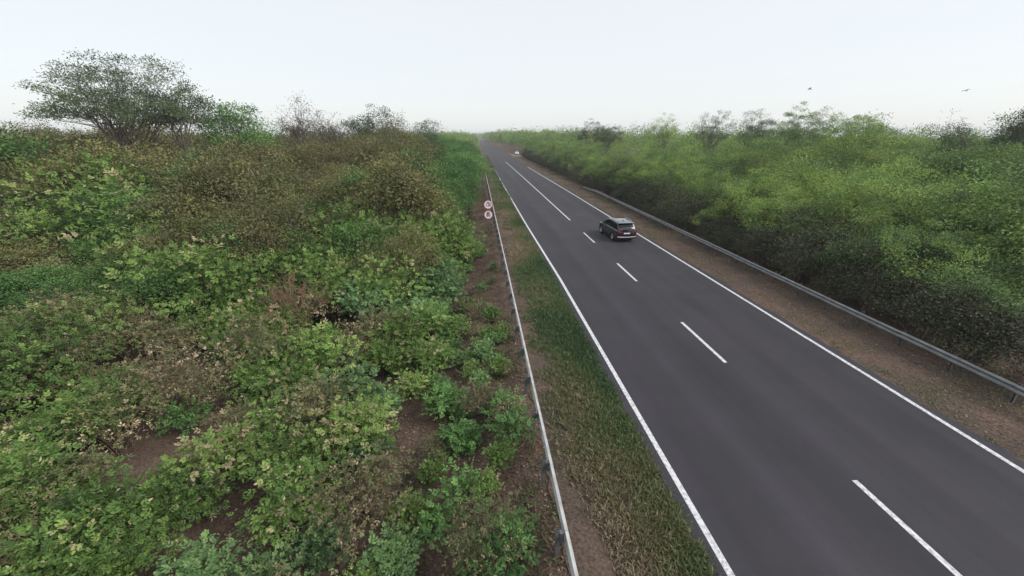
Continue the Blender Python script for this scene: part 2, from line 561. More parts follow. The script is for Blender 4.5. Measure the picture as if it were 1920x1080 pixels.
def tubes(paths, radii, n=4):
    """paths list of (m,3) arrays with radii (m,)"""
    Vs = []; Fs = []; base = 0
    ang = np.arange(n) * 2 * np.pi / n
    for P, r in zip(paths, radii):
        m = len(P)
        T = np.gradient(P, axis=0); T = unit(T)
        up = np.tile(np.array([.31, .17, .93]), (m, 1))
        A = unit(np.cross(T, up)); C = np.cross(A, T)
        ring = P[:, None, :] + r[:, None, None] * (A[:, None, :] * np.cos(ang)[None, :, None] + C[:, None, :] * np.sin(ang)[None, :, None])
        Vs.append(ring.reshape(-1, 3))
        i = np.arange(m - 1)[:, None] * n + np.arange(n)[None, :]
        j = np.arange(m - 1)[:, None] * n + (np.arange(n)[None, :] + 1) % n
        Fs.append(np.stack([i, j, j + n, i + n], -1).reshape(-1, 4) + base)
        base += m * n
    return np.concatenate(Vs), np.concatenate(Fs)


def bezier(a, b, c, m):
    t = np.linspace(0, 1, m)[:, None]
    return (1 - t) ** 2 * a + 2 * t * (1 - t) * b + t ** 2 * c


class Proto:
    pass


def make_plant(seed, h, rad, base_clear, n_clump, clump_r, per_clump, leaf_l, leaf_w, kind, mat, wood, stem_r=.03, spray=0, droop=.1, dome=.0, shell=.42,
               trunk=0, upbias=.7, twigs=0, lop=0.35, flat=.55, stems_n=None, dryfrac=0.0):
    """unit plant: height h, crown radius rad, crown starts at base_clear.  Returns leaf mesh, wood mesh."""
    r = np.random.default_rng(seed)
    # lobed crown
    nl = 9
    ld = unit(r.normal(size=(nl, 3))); ls = r.uniform(-lop, lop, nl)
    d = unit(r.normal(size=(n_clump, 3)))
    d[:, 2] = np.abs(d[:, 2]) * 1.0 - .25 * r.random(n_clump) * (1 - dome)
    d = unit(d)
    lobe = 1 + (np.maximum(0, d @ ld.T - .45) * ls).sum(1) * 1.6
    q = r.random(n_clump) ** shell * lobe
    cz = base_clear + (h - base_clear) * .42
    C = d * q[:, None] * np.array([rad, rad, 1]) 
    C[:, 2] = cz + C[:, 2] * np.where(C[:, 2] > 0, (h - cz), (cz - base_clear))
    C[:, 2] = np.maximum(C[:, 2], .12 * h * r.random(n_clump))
    nleaf = n_clump * per_clump
    ci = np.repeat(np.arange(n_clump), per_clump)
    off = r.normal(size=(nleaf, 3)) * np.array([1, 1, flat]) * clump_r * r.uniform(.7, 1.3, n_clump)[ci][:, None]
    P = C[ci] + off
    outw = unit(C - np.array([0, 0, cz * .6]))[ci]
    T = unit(unit(off) * .9 + outw * .5 + r.normal(size=(nleaf, 3)) * .45 - np.array([0, 0, droop]))
    N = unit(np.array([0, 0, 1]) * upbias + outw * .35 + r.normal(size=(nleaf, 3)) * .42)
    tint0 = np.clip(r.normal(.5, .19, n_clump)[ci] + r.normal(0, .07, nleaf), 0, 1)
    dryc = r.random(n_clump) < dryfrac * .8
    tint0 = np.where(dryc[ci] & (r.random(nleaf) < .5), r.uniform(.95, 1.3, nleaf), tint0)
    L = leaf_l * r.uniform(.6, 1.25, nleaf); W = leaf_w * r.uniform(.7, 1.2, nleaf)
    if spray:
        # each entry becomes a compound leaf of `spray` leaflets around its stalk
        B = unit(np.cross(N, T)); N2 = np.cross(unit(T), B)
        Ps = []; Ts = []; Ns = []; Ls = []; Ws = []; ts = []
        pairs = [(0.35, -1), (0.35, 1), (0.75, -1), (0.75, 1), (1.0, 0)] if spray == 5 else [(0.6, -1), (0.6, 1), (.85, 0)]
        for (s_, sd) in pairs:
            Ps.append(P + T * (L * s_ * 1.6)[:, None])
            Ts.append(unit(T * (.55 if sd else 1) + B * sd * .85 + r.normal(size=(nleaf, 3)) * .12))
            Ns.append(unit(N2 + r.normal(size=(nleaf, 3)) * .18)); Ls.append(L * r.uniform(.85, 1.1, nleaf)); Ws.append(W); ts.append(np.where(r.random(nleaf) < dryfrac * .6, r.uniform(.95, 1.3, nleaf), np.clip(tint0 + r.normal(0, .07, nleaf), 0, 1.3)))
        P, T, N, L, W, tint0 = map(np.concatenate, (Ps, Ts, Ns, Ls, Ws, ts))
    V, F, k = leaves(P, T, N, L, W, .22, kind)
    lm = raw_mesh('crown', V, [F], mat, np.repeat(tint0, k))
    # wood
    paths = []; radii = []
    ns = stems_n or max(3, int(n_clump * .5))
    order = r.permutation(n_clump)[:ns]
    if trunk:
        th = base_clear + (h - base_clear) * .30
        lean = r.normal(size=2) * .06 * h
        main = np.array([0, 0, 0.]); top = np.array([lean[0], lean[1], th])
        paths.append(bezier(np.array([0, 0, -.4]), np.array([lean[0] * .2, lean[1] * .2, th * .5]), top, 7)); radii.append(np.linspace(trunk, trunk * .55, 7))
        nb = max(4, ns // 5)
        hubs = []
        for b_ in range(nb):
            tgt = C[order[b_ % len(order)]] * np.array([.55, .55, 1]); tgt[2] = th + (tgt[2] - th) * .6
            st = bezier(np.array([0, 0, -.4]), np.array([lean[0] * .2, lean[1] * .2, th * .5]), top, 20)[r.integers(9, 20)]
            p = bezier(st, (st + tgt) / 2 + r.normal(size=3) * .05 * h + np.array([0, 0, .04 * h]), tgt, 6)
            paths.append(p); radii.append(np.linspace(trunk * .45, trunk * .2, 6)); hubs.append(p)
        for o_ in order:
            hb = hubs[int(np.argmin([np.linalg.norm(h_[-1] - C[o_]) for h_ in hubs]))]
            st = hb[r.integers(2, 6)]
            paths.append(bezier(st, (st + C[o_]) / 2 + r.normal(size=3) * .04 * h, C[o_], 5)); radii.append(np.linspace(trunk * .18, trunk * .05, 5))
    else:
        for o_ in order:
            a = r.normal(size=3) * np.array([.12, .12, 0]) * rad
            a[2] = -.3
            c = C[o_]
            mid = np.array([c[0] * .35, c[1] * .35, c[2] * .65]) + r.normal(size=3) * .05 * h
            paths.append(bezier(a, mid, c, 5)); radii.append(np.linspace(stem_r, stem_r * .3, 5) * r.uniform(.6, 1.2))
    for _ in range(twigs):
        o_ = r.integers(n_clump)
        c = C[o_]
        e = c + unit(outw[o_ * per_clump] + r.normal(size=3) * .6 + np.array([0, 0, .35])) * r.uniform(.12, .3) * min(h, 4.5) * .55
        paths.append(bezier(c - (e - c) * .4, (c + e) / 2 + r.normal(size=3) * .03 * h, e, 4)); radii.append(np.linspace(stem_r * .32, stem_r * .12, 4))
    V, F = tubes(paths, radii)
    wm = raw_mesh('stems', V, [F], wood, smooth=True)
    p = Proto(); p.leaf = lm; p.wood = wm; p.h = h; p.rad = rad
    return p


# ---- prototypes
broad = [make_plant(100 + i, 2.0, 1.15, .2, 56, .20, 11, .12, .07, 'hex', M['leaf_broad'], M['bark'], .018, spray=5, shell=.5, lop=.65, dryfrac=.03, twigs=26) for i in range(6)]
broad_tall = [make_plant(170 + i, 3.2, 1.75, .4, 105, .24, 12, .125, .07, 'hex', M['leaf_broad'], M['bark'], .025, spray=5, shell=.45, lop=.65, dryfrac=.03, twigs=40) for i in range(4)]
dry_tall = [make_plant(180 + i, 3.4, 1.8, .5, 120, .26, 15, .10, .05, 'diamond', M['leaf_dry'], M['twig'], .022, spray=3, shell=.5, twigs=170, lop=.5, upbias=.35) for i in range(3)]
teal = [make_plant(120 + i, 1.8, .95, .15, 46, .19, 11, .115, .072, 'hex', M['leaf_teal'], M['bark'], .016, spray=5, shell=.55, lop=.55) for i in range(3)]
dry = [make_plant(140 + i, 2.0, 1.2, .3, 60, .22, 12, .11, .058, 'diamond', M['leaf_dry'], M['twig'], .016, spray=3, shell=.5, twigs=120, lop=.5, upbias=.35) for i in range(4)]
weed = [make_plant(160 + i, .75, .42, .05, 16, .12, 9, .10, .055, 'hex', M['leaf_green'], M['bark'], .008, spray=5, shell=.6) for i in range(3)]
olive = [make_plant(200 + i, 6.0, 2.4, 1.0, 120, .36, 62, .17, .085, 'diamond', M['leaf_olive'], M['bark_grey'], .05, trunk=.11, shell=.42, twigs=50, lop=.5, upbias=.55) for i in range(5)]
green = [make_plant(220 + i, 5.0, 1.9, .3, 110, .32, 68, .15, .075, 'diamond', M['leaf_green'], M['bark'], .04, shell=.42, lop=.5, upbias=.6) for i in range(4)]
right = [make_plant(240 + i, 5.0, 2.3, .9, 110, .27, 96, .14, .065, 'diamond', M['leaf_right'], M['bark'], .04, trunk=.09, shell=.40, droop=.35, lop=.75, upbias=.6) for i in range(6)]
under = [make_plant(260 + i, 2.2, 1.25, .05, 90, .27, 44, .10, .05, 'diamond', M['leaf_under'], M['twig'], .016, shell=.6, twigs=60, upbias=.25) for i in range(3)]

used = set()


def place(proto, name, x, y, s, rz, label, cat, group, sz=None, tilt=0.0, wood='stems', sink=0.0):
    root = link(name, None, loc=(x, y, float(ground_z(x, y)) - sink), rot=(tilt, tilt * .6, rz), scale=(s, s, sz or s))
    tag(root, label, cat, group)
    link('crown', proto.leaf, root)
    link(wood, proto.wood, root)
    return root


def jitter_grid(x0, x1, y0, y1, step, jit=.42):
    out = []
    for iy, y in enumerate(np.arange(y0, y1, step)):
        for x in np.arange(x0 + (iy % 2) * step * .5, x1, step):
            out.append((x + rng.uniform(-jit, jit) * step, y + rng.uniform(-jit, jit) * step))
    return out


def left_limit(y):
    return -1.16 * y - 5.5


def right_limit(y):
    return 1.36 * y + 7.5


def left_h(x, y):
    d = y - .25 * x
    return float(np.interp(d, [4, 12, 20, 28, 38, 50, 75], [1.45, 1.9, 2.5, 3.6, 5.2, 7.0, 8.0]))


def zone(x, y):
    """words for where a plant stands"""
    a = R(4.75)
    lat = x * math.cos(a) - y * math.sin(a); fw = x * math.sin(a) + y * math.cos(a)
    px = 960 + 740 * lat / (fw * math.cos(R(21.2)) + 6 * math.sin(R(21.2)))
    if x < 5:
        h = 'by the left edge' if px < 260 else 'left of centre' if px < 560 else 'towards the guardrail'
    else:
        h = 'by the right edge' if px > 1650 else 'right of the SUV' if px > 1250 else 'beyond the SUV'
    d = 'very near' if y < 9 else 'near' if y < 15 else 'midway' if y < 26 else 'farther back' if y < 50 else 'at the back'
    return h + ' ' + d


def size_word(k):
    return 'low' if k < .82 else 'medium' if k < 1.05 else 'tall'


GAPS = [(-8.6, 12.4, .9, 1.0), (-5.0, 14.2, .9, 1.1), (-6.3, 9.6, .8, 1.5), (-14.2, 15.6, 2.6, 1.1), (-9.0, 17.3, 1.3, 1.5), (-13.4, 22.4, 1.7, 1.4), (-2.6, 11.0, 1.0, 1.4)]
# --- left, near scrub
for (x, y) in jitter_grid(-46, 1.2, 1.2, 34, 1.36):
    if x < left_limit(y) or x > 1.0:
        continue
    edge = -2.3 if y < 20 else -2.3 + (y - 20) * .22
    bare = x > edge + .9 * mnoise.noise((x * .4, y * .4, 3))
    if any((x - gx_) ** 2 / ga ** 2 + (y - gy_) ** 2 / gb ** 2 < 1 for gx_, gy_, ga, gb in GAPS):
        continue
    if 14 < y < 41:
        bare = bare or x > -1.9 + max(0, y - 26) * .02
    n = mnoise.noise((x * .15, y * .15, 9.1)); n2 = mnoise.noise((x * .3 + 40, y * .3, 2.2)); n3 = mnoise.noise((x * .30 + 5, y * .30, 15.5))
    hh = left_h(x, y)
    rz = rng.uniform(0, 6.28)
    if bare:
        if rng.random() < .74 and y < 40:
            k = rng.uniform(.6, 1.5) * (.75 if y > 14 else 1)
            wp = [weed[0], weed[1], weed[2], broad[rng.integers(6)], teal[rng.integers(3)], dry[rng.integers(4)]][rng.choice(6, p=[.17, .17, .16, .25, .12, .13])]
            place(wp, 'weed', x, y, k * (1.0 if wp in weed else .48), rz, size_word(k) + ' leafy weed on brown soil beside the left guardrail, ' + zone(x, y).split('guardrail ')[-1].split('centre ')[-1], 'weed', 'weeds on the bare soil left of the guardrail')
        continue
    if y > 8 and mnoise.noise((x * .24 + 11, y * .24, 5)) < -.30:
        if rng.random() < .6:                     # a gap in the scrub, only low growth
            k = rng.uniform(.7, 1.3)
            place(weed[rng.integers(3)], 'weed', x, y, k, rz, size_word(k) + ' leafy weed in a gap of the left scrub, ' + zone(x, y), 'weed', 'weeds in gaps of the left scrub')
        continue
    k = float(np.clip(rng.normal(.92, .16) + .55 * n3, .5, 1.5))
    s = hh / 2.0 * k
    zl = zone(x, y)
    u = rng.random()
    if x > -6.5 and n2 > -.02 and y < 26:
        place(teal[rng.integers(3)], 'blue_green_shrub', x, y, s * .85, rz, size_word(k) + ' blue-green leafy shrub by the bare soil, ' + zl, 'shrub', 'blue-green shrubs beside the bare soil')
    elif y > 17 and u < float(np.interp(y, [17, 26, 34], [.1, .5, .75])):
        hb = hh * k * rng.uniform(1.0, 1.25)
        if u < .22:
            place(green[rng.integers(4)], 'round_bush', x, y, hb / 5.0 * 1.05, rz, size_word(k) + ' rounded green bush rising out of the left scrub, ' + zl, 'bush', 'rounded bushes in the left scrub', sz=hb / 5.0)
        else:
            place(olive[rng.integers(5)], 'olive_bush', x, y, hb / 6.0 * 1.1, rz, size_word(k) + ' olive green bush in the left scrub, ' + zl, 'bush', 'olive bushes in the left scrub', sz=hb / 6.0)
    elif rng.random() < (.46 if n > .12 else .2):
        place(dry_tall[rng.integers(3)] if s > 1.25 else dry[rng.integers(4)], 'dry_shrub', x, y, s * (.6 if s > 1.25 else 1.02), rz, size_word(k) + ' brown half-dry twiggy shrub in the left scrub, ' + zl, 'dry shrub', 'half-dry shrubs in the left scrub')
    else:
        place(broad_tall[rng.integers(4)] if s > 1.25 else broad[rng.integers(6)], 'broad_leaved_shrub', x, y, s * (.62 if s > 1.25 else 1), rz, size_word(k) + ' light green broad-leaved shrub in the left scrub, ' + zl, 'shrub', 'light green shrubs in the left scrub')
for (x, y) in jitter_grid(-3.8, 1.1, 2.2, 19, .85):
    if rng.random() > .55 or x > .9:
        continue
    if x < -2.4 and rng.random() < .4:
        continue
    k = rng.uniform(.45, 1.15)
    wp = [weed[rng.integers(3)], broad[rng.integers(6)], dry[rng.integers(4)], teal[rng.integers(3)]][rng.choice(4, p=[.45, .22, .2, .13])]
    place(wp, 'seedling', x, y, k * (.95 if wp in weed else .46), rng.uniform(0, 6.28), size_word(k) + ' young plant sprouting from the bare soil left of the guardrail, ' + zone(x, y).split(' ')[-1], 'seedling', 'young plants on the bare soil left of the guardrail')
# --- left, taller thicket behind the scrub
for (x, y) in jitter_grid(-98, -1.5, 33, 76, 2.85):
    if x < left_limit(y) - 2 or x > -1.2 - (y < 44) * 1.3:
        continue
    k = float(np.clip(rng.normal(.95, .11) + .35 * mnoise.noise((x * .12, y * .12, 31)), .6, 1.35))
    hh = left_h(x, y) * k
    rz = rng.uniform(0, 6.28)
    zl = zone(x, y)
    if x > -7.5 + 2 * mnoise.noise((x * .2, y * .2, 1)):
        place(green[rng.integers(4)], 'roadside_bush', x, y, hh / 5.0 * .9, rz, size_word(k) + ' bright green bush lining the left guardrail beyond the speed signs ' + zl.split('guardrail ')[-1], 'bush', 'bright green bushes along the left guardrail', sz=hh / 5.0)
    elif mnoise.noise((x * .11, y * .11, 7)) > .22 or rng.random() < .14:
        place(dry_tall[rng.integers(3)], 'dry_bush', x, y, hh / 3.4 * .85, rz, size_word(k) + ' greyish brown dry bush in the left thicket, ' + zl, 'dry bush', 'dry bushes in the left thicket', sz=hh / 3.4 * .92)
    else:
        place(olive[rng.integers(5)], 'olive_tree', x, y, hh / 6.0, rz, size_word(k) + ' olive green tree in the dense left thicket ' + zl, 'tree', 'olive green trees of the left thicket', sz=hh / 6.0 * .98, wood='trunk')
# --- left, roadside row farther off
for (x, y) in jitter_grid(-16, 1.2, 76, 170, 3.1):
    if x > -1.3:
        continue
    k = rng.uniform(.7, 1.15)
    hh = 7.3 * k
    place(green[rng.integers(4)], 'roadside_bush', x, y, hh / 5.0, rng.uniform(0, 6.28), size_word(k) + ' green bush in the far row where the left guardrail narrows away', 'bush', 'far bushes along the left guardrail')

# --- right, front row leaning over the guard rail
def right_h(x, y):
    return float(np.interp(x, [20, 23, 30, 45, 70], [4.4, 5.3, 6.1, 6.5, 6.4]))


for (x, y) in jitter_grid(23.4, 26.2, 4, 182, 2.4):
    if x > right_limit(y):
        continue
    k = float(np.clip(rng.normal(.97, .12) + .35 * mnoise.noise((x * .18, y * .18, 51)), .65, 1.4))
    hh = right_h(x, y) * k * (1 + .18 * sstep(90, 170, y))
    place(right[rng.integers(6)], 'roadside_tree', x, y, hh / 5.0, rng.uniform(0, 6.28), size_word(k) + ' bushy tree behind the right guardrail, ' + zone(x, y), 'tree', 'bushy trees behind the right guardrail', tilt=rng.uniform(-.06, .06), wood='trunk')
for (x, y) in jitter_grid(19.8, 23.0, 6, 180, 1.6):
    if rng.random() < .08 or x > right_limit(y):
        continue
    if x > 21.0 and rng.random() < .38:
        k = rng.uniform(.7, 1.2)
        place(right[rng.integers(6)], 'roadside_tree', x, y, 3.6 * k / 5, rng.uniform(0, 6.28), size_word(k) + ' young bushy tree leaning over the right guardrail, ' + zone(x, y), 'tree', 'young trees behind the right guardrail', wood='trunk')
        continue
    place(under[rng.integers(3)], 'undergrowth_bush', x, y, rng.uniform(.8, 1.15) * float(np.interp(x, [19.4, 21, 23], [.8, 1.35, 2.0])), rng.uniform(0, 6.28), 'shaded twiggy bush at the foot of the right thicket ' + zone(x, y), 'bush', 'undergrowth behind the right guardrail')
# --- right, thicket behind
for (x, y) in jitter_grid(27.2, 105, 12, 74, 3.5):
    if x > right_limit(y):
        continue
    k = float(np.clip(rng.normal(.95, .17 + .06 * (x > 42)) + .40 * mnoise.noise((x * .15, y * .15, 61)), .5, 1.45))
    hh = right_h(x, y) * k
    place(right[rng.integers(6)], 'thicket_tree', x, y, hh / 5.0 * 1.02, rng.uniform(0, 6.28), size_word(k) + ' green bushy tree in the broad right thicket ' + zone(x, y), 'tree', 'bushy trees of the right thicket', sz=hh / 5.0, wood='trunk')

# ------------------------------------------------------------------ single trees that stand above the thicket
def big_tree(seed, name, label, x, y, h, rad, clear, ncl, clr, per, ll, lw, mat, wood, trunk, cat='tree', flat=.55, shell=.42, twigs=0, lop=.45, stems_n=None, umbrella=0.0, upbias=.5):
    p = make_plant(seed, h, rad, clear, ncl, clr, per, ll, lw, 'diamond', mat, wood, .03, trunk=trunk, shell=shell, twigs=twigs, lop=lop, flat=flat, stems_n=stems_n, dome=umbrella, upbias=upbias)
    root = link(name, None, loc=(x, y, float(ground_z(x, y)) - .1), rot=(0, 0, seed * 1.7))
    tag(root, label, cat)
    link('crown', p.leaf, root)
    link('trunk', p.wood, root)
    return root


def spot(px, d):
    """ground position whose bearing from the viewpoint is that of image column px at forward distance d"""
    t = (px - 960) / 740 * (d * math.cos(R(21.2)))
    a = R(4.75)
    return t * math.cos(a) + d * math.sin(a), -t * math.sin(a) + d * math.cos(a)


# ------------------------------------------------------------------ far woodland (one mass)
def far_mass():
    r = np.random.default_rng(77)
    Cs = []
    def scatter(n, x0, x1, y0, y1, ok):
        x = r.uniform(x0, x1, n); y = y0 + (y1 - y0) * r.random(n) ** 1.5
        k = ok(x, y)
        return x[k], y[k]
    sets = []
    sets.append((*scatter(420, -150, -4, 74, 230, lambda x, y: (x > left_limit(y) - 10) & ((x < -15) | (y > 168))), 8.6))
    sets.append((*scatter(420, 26, 180, 70, 260, lambda x, y: (x < 1.4 * y + 20)), 9.6))
    sets.append((*scatter(260, -40, 1, 165, 820, lambda x, y: x < -1), 10.0))
    sets.append((*scatter(160, 32, 120, 120, 230, lambda x, y: (x < .75 * y)), 12.6))
    sets.append((*scatter(520, 13, 60, 198, 820, lambda x, y: (x > np.interp(y, [198, 290, 600, 820], [21.5, 17.0, 13.0, 11.5])) & ((y > 206) | (x > 30))), 12.5))
    sets.append((*scatter(220, -220, 260, 790, 1000, lambda x, y: x > -1e9), 15.0))
    Vs = []; Fs = []; Ts = []; base = 0
    for (xs, ys, h0) in sets:
        for x, y in zip(xs, ys):
            h = h0 * r.uniform(.68, 1.15); rad = r.uniform(2.6, 4.2) * (1.6 if y > 500 else 1)
            dist = math.hypot(x, y)
            n = int(np.clip(60000 / dist, 130, 620))
            fs = np.clip(dist / 330, .32, 1.6)
            d = unit(r.normal(size=(n, 3))); d[:, 2] = np.abs(d[:, 2]) - .3 * r.random(n)
            ld = unit(r.normal(size=(6, 3))); lob = 1 + (np.maximum(0, d @ ld.T - .5) * r.uniform(-.5, .5, 6)).sum(1) * 1.5
            q = (r.random(n) ** .4 * lob)[:, None]
            P = d * q * np.array([rad, rad, h * .55]); P[:, 2] += h * .45
            P[:, 2] = np.maximum(P[:, 2], .2)
            T = unit(d + r.normal(size=(n, 3)) * .6); N = unit(np.array([0, 0, .6]) + d * .4 + r.normal(size=(n, 3)) * .4)
            P = P + np.array([x, y, float(ground_z(x, y)) - .2])
            V, F, k = leaves(P, T, N, fs * r.uniform(.6, 1.2, n), fs * .55, .2)
            Vs.append(V); Fs.append(F + base); base += len(V)
            Ts.append(np.repeat(np.clip(r.normal(r.uniform(.25, .75), .14, n), 0, 1), k))
    me = raw_mesh('far_woodland', np.concatenate(Vs), [np.concatenate(Fs)], M['leaf_right'], np.concatenate(Ts))
    o = link('far_woodland', me)
    o['kind'] = 'stuff'; o['label'] = 'far green woodland closing both sides of the road to the horizon'; o['category'] = 'woodland'


far_mass()

# left skyline
x, y = spot(240, 40)
big_tree(301, 'spreading_tree', 'tall wide-crowned tree with see-through foliage rising above the thicket at far left', x, y, 14.6, 6.3, 6.6, 300, .36, 66, .20, .09, M['leaf_tree'], M['bark_grey'], .15, shell=.5, twigs=40, lop=.55, flat=.5, upbias=.4, stems_n=240)
x, y = spot(335, 41)
big_tree(302, 'spreading_tree', 'slim-stemmed tree with bare lower trunks at the right flank of the tall wide-crowned tree', x, y, 12.2, 3.6, 7.6, 70, .5, 70, .25, .10, M['leaf_tree'], M['bark_grey'], .15, shell=.5, twigs=40, flat=.42)
x, y = spot(440, 46)
big_tree(303, 'skyline_tree', 'bushy green tree just right of the tall wide-crowned tree on the left skyline', x, y, 11.0, 3.6, 5.0, 110, .5, 85, .24, .11, M['leaf_green'], M['bark_grey'], .17)
x, y = spot(560, 52)
big_tree(304, 'skyline_tree', 'nearly leafless brownish tree on the left skyline', x, y, 11.9, 3.4, 5.5, 120, .4, 14, .20, .09, M['leaf_bare'], M['bark_grey'], .15, twigs=260, stems_n=110)
x, y = spot(618, 56)
big_tree(305, 'skyline_tree', 'thin greyish tree right of the nearly leafless brownish tree on the left skyline', x, y, 11.5, 2.8, 5.5, 90, .4, 22, .20, .09, M['leaf_bare'], M['bark_grey'], .13, twigs=150, stems_n=80)
x, y = spot(685, 62)
big_tree(306, 'skyline_tree', 'dull green rounded tree on the left skyline midway to the road', x, y, 11.3, 3.2, 5.0, 100, .45, 60, .24, .11, M['leaf_tree'], M['bark_grey'], .15, twigs=60)
x, y = spot(742, 72)
big_tree(307, 'skyline_tree', 'small dull brown tree on the left skyline near the road', x, y, 10.9, 2.8, 5.0, 80, .45, 40, .25, .11, M['leaf_bare'], M['bark_grey'], .13, twigs=90, stems_n=70)
x, y = spot(803, 92)
big_tree(308, 'skyline_tree', 'lowest skyline tree on the left closest to the vanishing road', x, y, 10.9, 3.4, 4.5, 90, .5, 45, .28, .12, M['leaf_tree'], M['bark_grey'], .14, twigs=60)
x, y = spot(-15, 36)
big_tree(309, 'skyline_tree', 'twiggy tree cut off by the left edge of the picture', x, y, 9.6, 2.6, 5.0, 60, .4, 26, .2, .09, M['leaf_tree'], M['bark_grey'], .12, twigs=90)
# right skyline
for (px, d, h, rad, seed, mat, per, lab) in [
        (1105, 120, 12.0, 4.6, 331, 'leaf_tree', 70, 'dark round tree on the right skyline nearest the road'),
        (1140, 118, 11.4, 4.0, 332, 'leaf_tree', 70, 'dark low tree beside the round one nearest the road on the right skyline'),
        (1243, 96, 13.0, 3.2, 333, 'leaf_right', 45, 'upright small tree alone on the right skyline above the hedge beyond the SUV'),
        (1335, 80, 13.2, 3.8, 334, 'leaf_tree', 34, 'airy sparse tree on the right skyline, left of a similar airy tree'),
        (1415, 78, 13.2, 3.4, 335, 'leaf_tree', 40, 'airy narrow tree on the right skyline between a sparse tree and the largest tree'),
        (1502, 70, 13.4, 4.8, 336, 'leaf_right', 85, 'largest leafy tree on the right skyline'),
        (1612, 60, 12.6, 5.6, 337, 'leaf_right', 85, 'broad flat-domed grey-green tree on the right skyline'),
        (1676, 60, 10.6, 2.4, 338, 'leaf_tree', 18, 'sparse twig-like treetop beside the broad flat-domed tree'),
        (1800, 52, 11.2, 2.6, 339, 'leaf_tree', 9, 'thin feathery treetop on the skyline far right'),
        (1922, 44, 13.0, 2.8, 340, 'leaf_tree', 44, 'dark ragged tree cut off by the right edge of the picture')]:
    x, y = spot(px, d)
    big_tree(seed, 'skyline_tree', lab, x, y, h, rad, h * .42, 130, .30, int(per * 1.35), .17, .085, M[mat], M['bark_grey'], .13, twigs=60, stems_n=130)

# feathery blue-green tree in the left thicket
x, y = spot(400, 23.5)
fe = make_plant(360, 5.2, 1.8, .8, 90, .3, 60, .20, .05, 'diamond', M['leaf_teal'], M['bark'], .03, trunk=.06, droop=.5, lop=.4)
place(fe, 'feathery_tree', x, y, 1.0, 0, 'feathery blue-green small tree standing out of the olive thicket on the left', 'tree', None, wood='trunk')
# bare reddish bush
x, y = spot(478, 18.0)
bb = make_plant(361, 2.9, 1.2, .6, 60, .2, 4, .08, .04, 'diamond', M['leaf_dry'], plain('reddish_twig', (.23, .125, .095), .9, 0, .1, .3, 5), .028, twigs=160)
place(bb, 'dead_bush', x, y, 1.3, 1.0, 'bare reddish-brown dead bush with pale branches in the left scrub', 'dead bush', None)

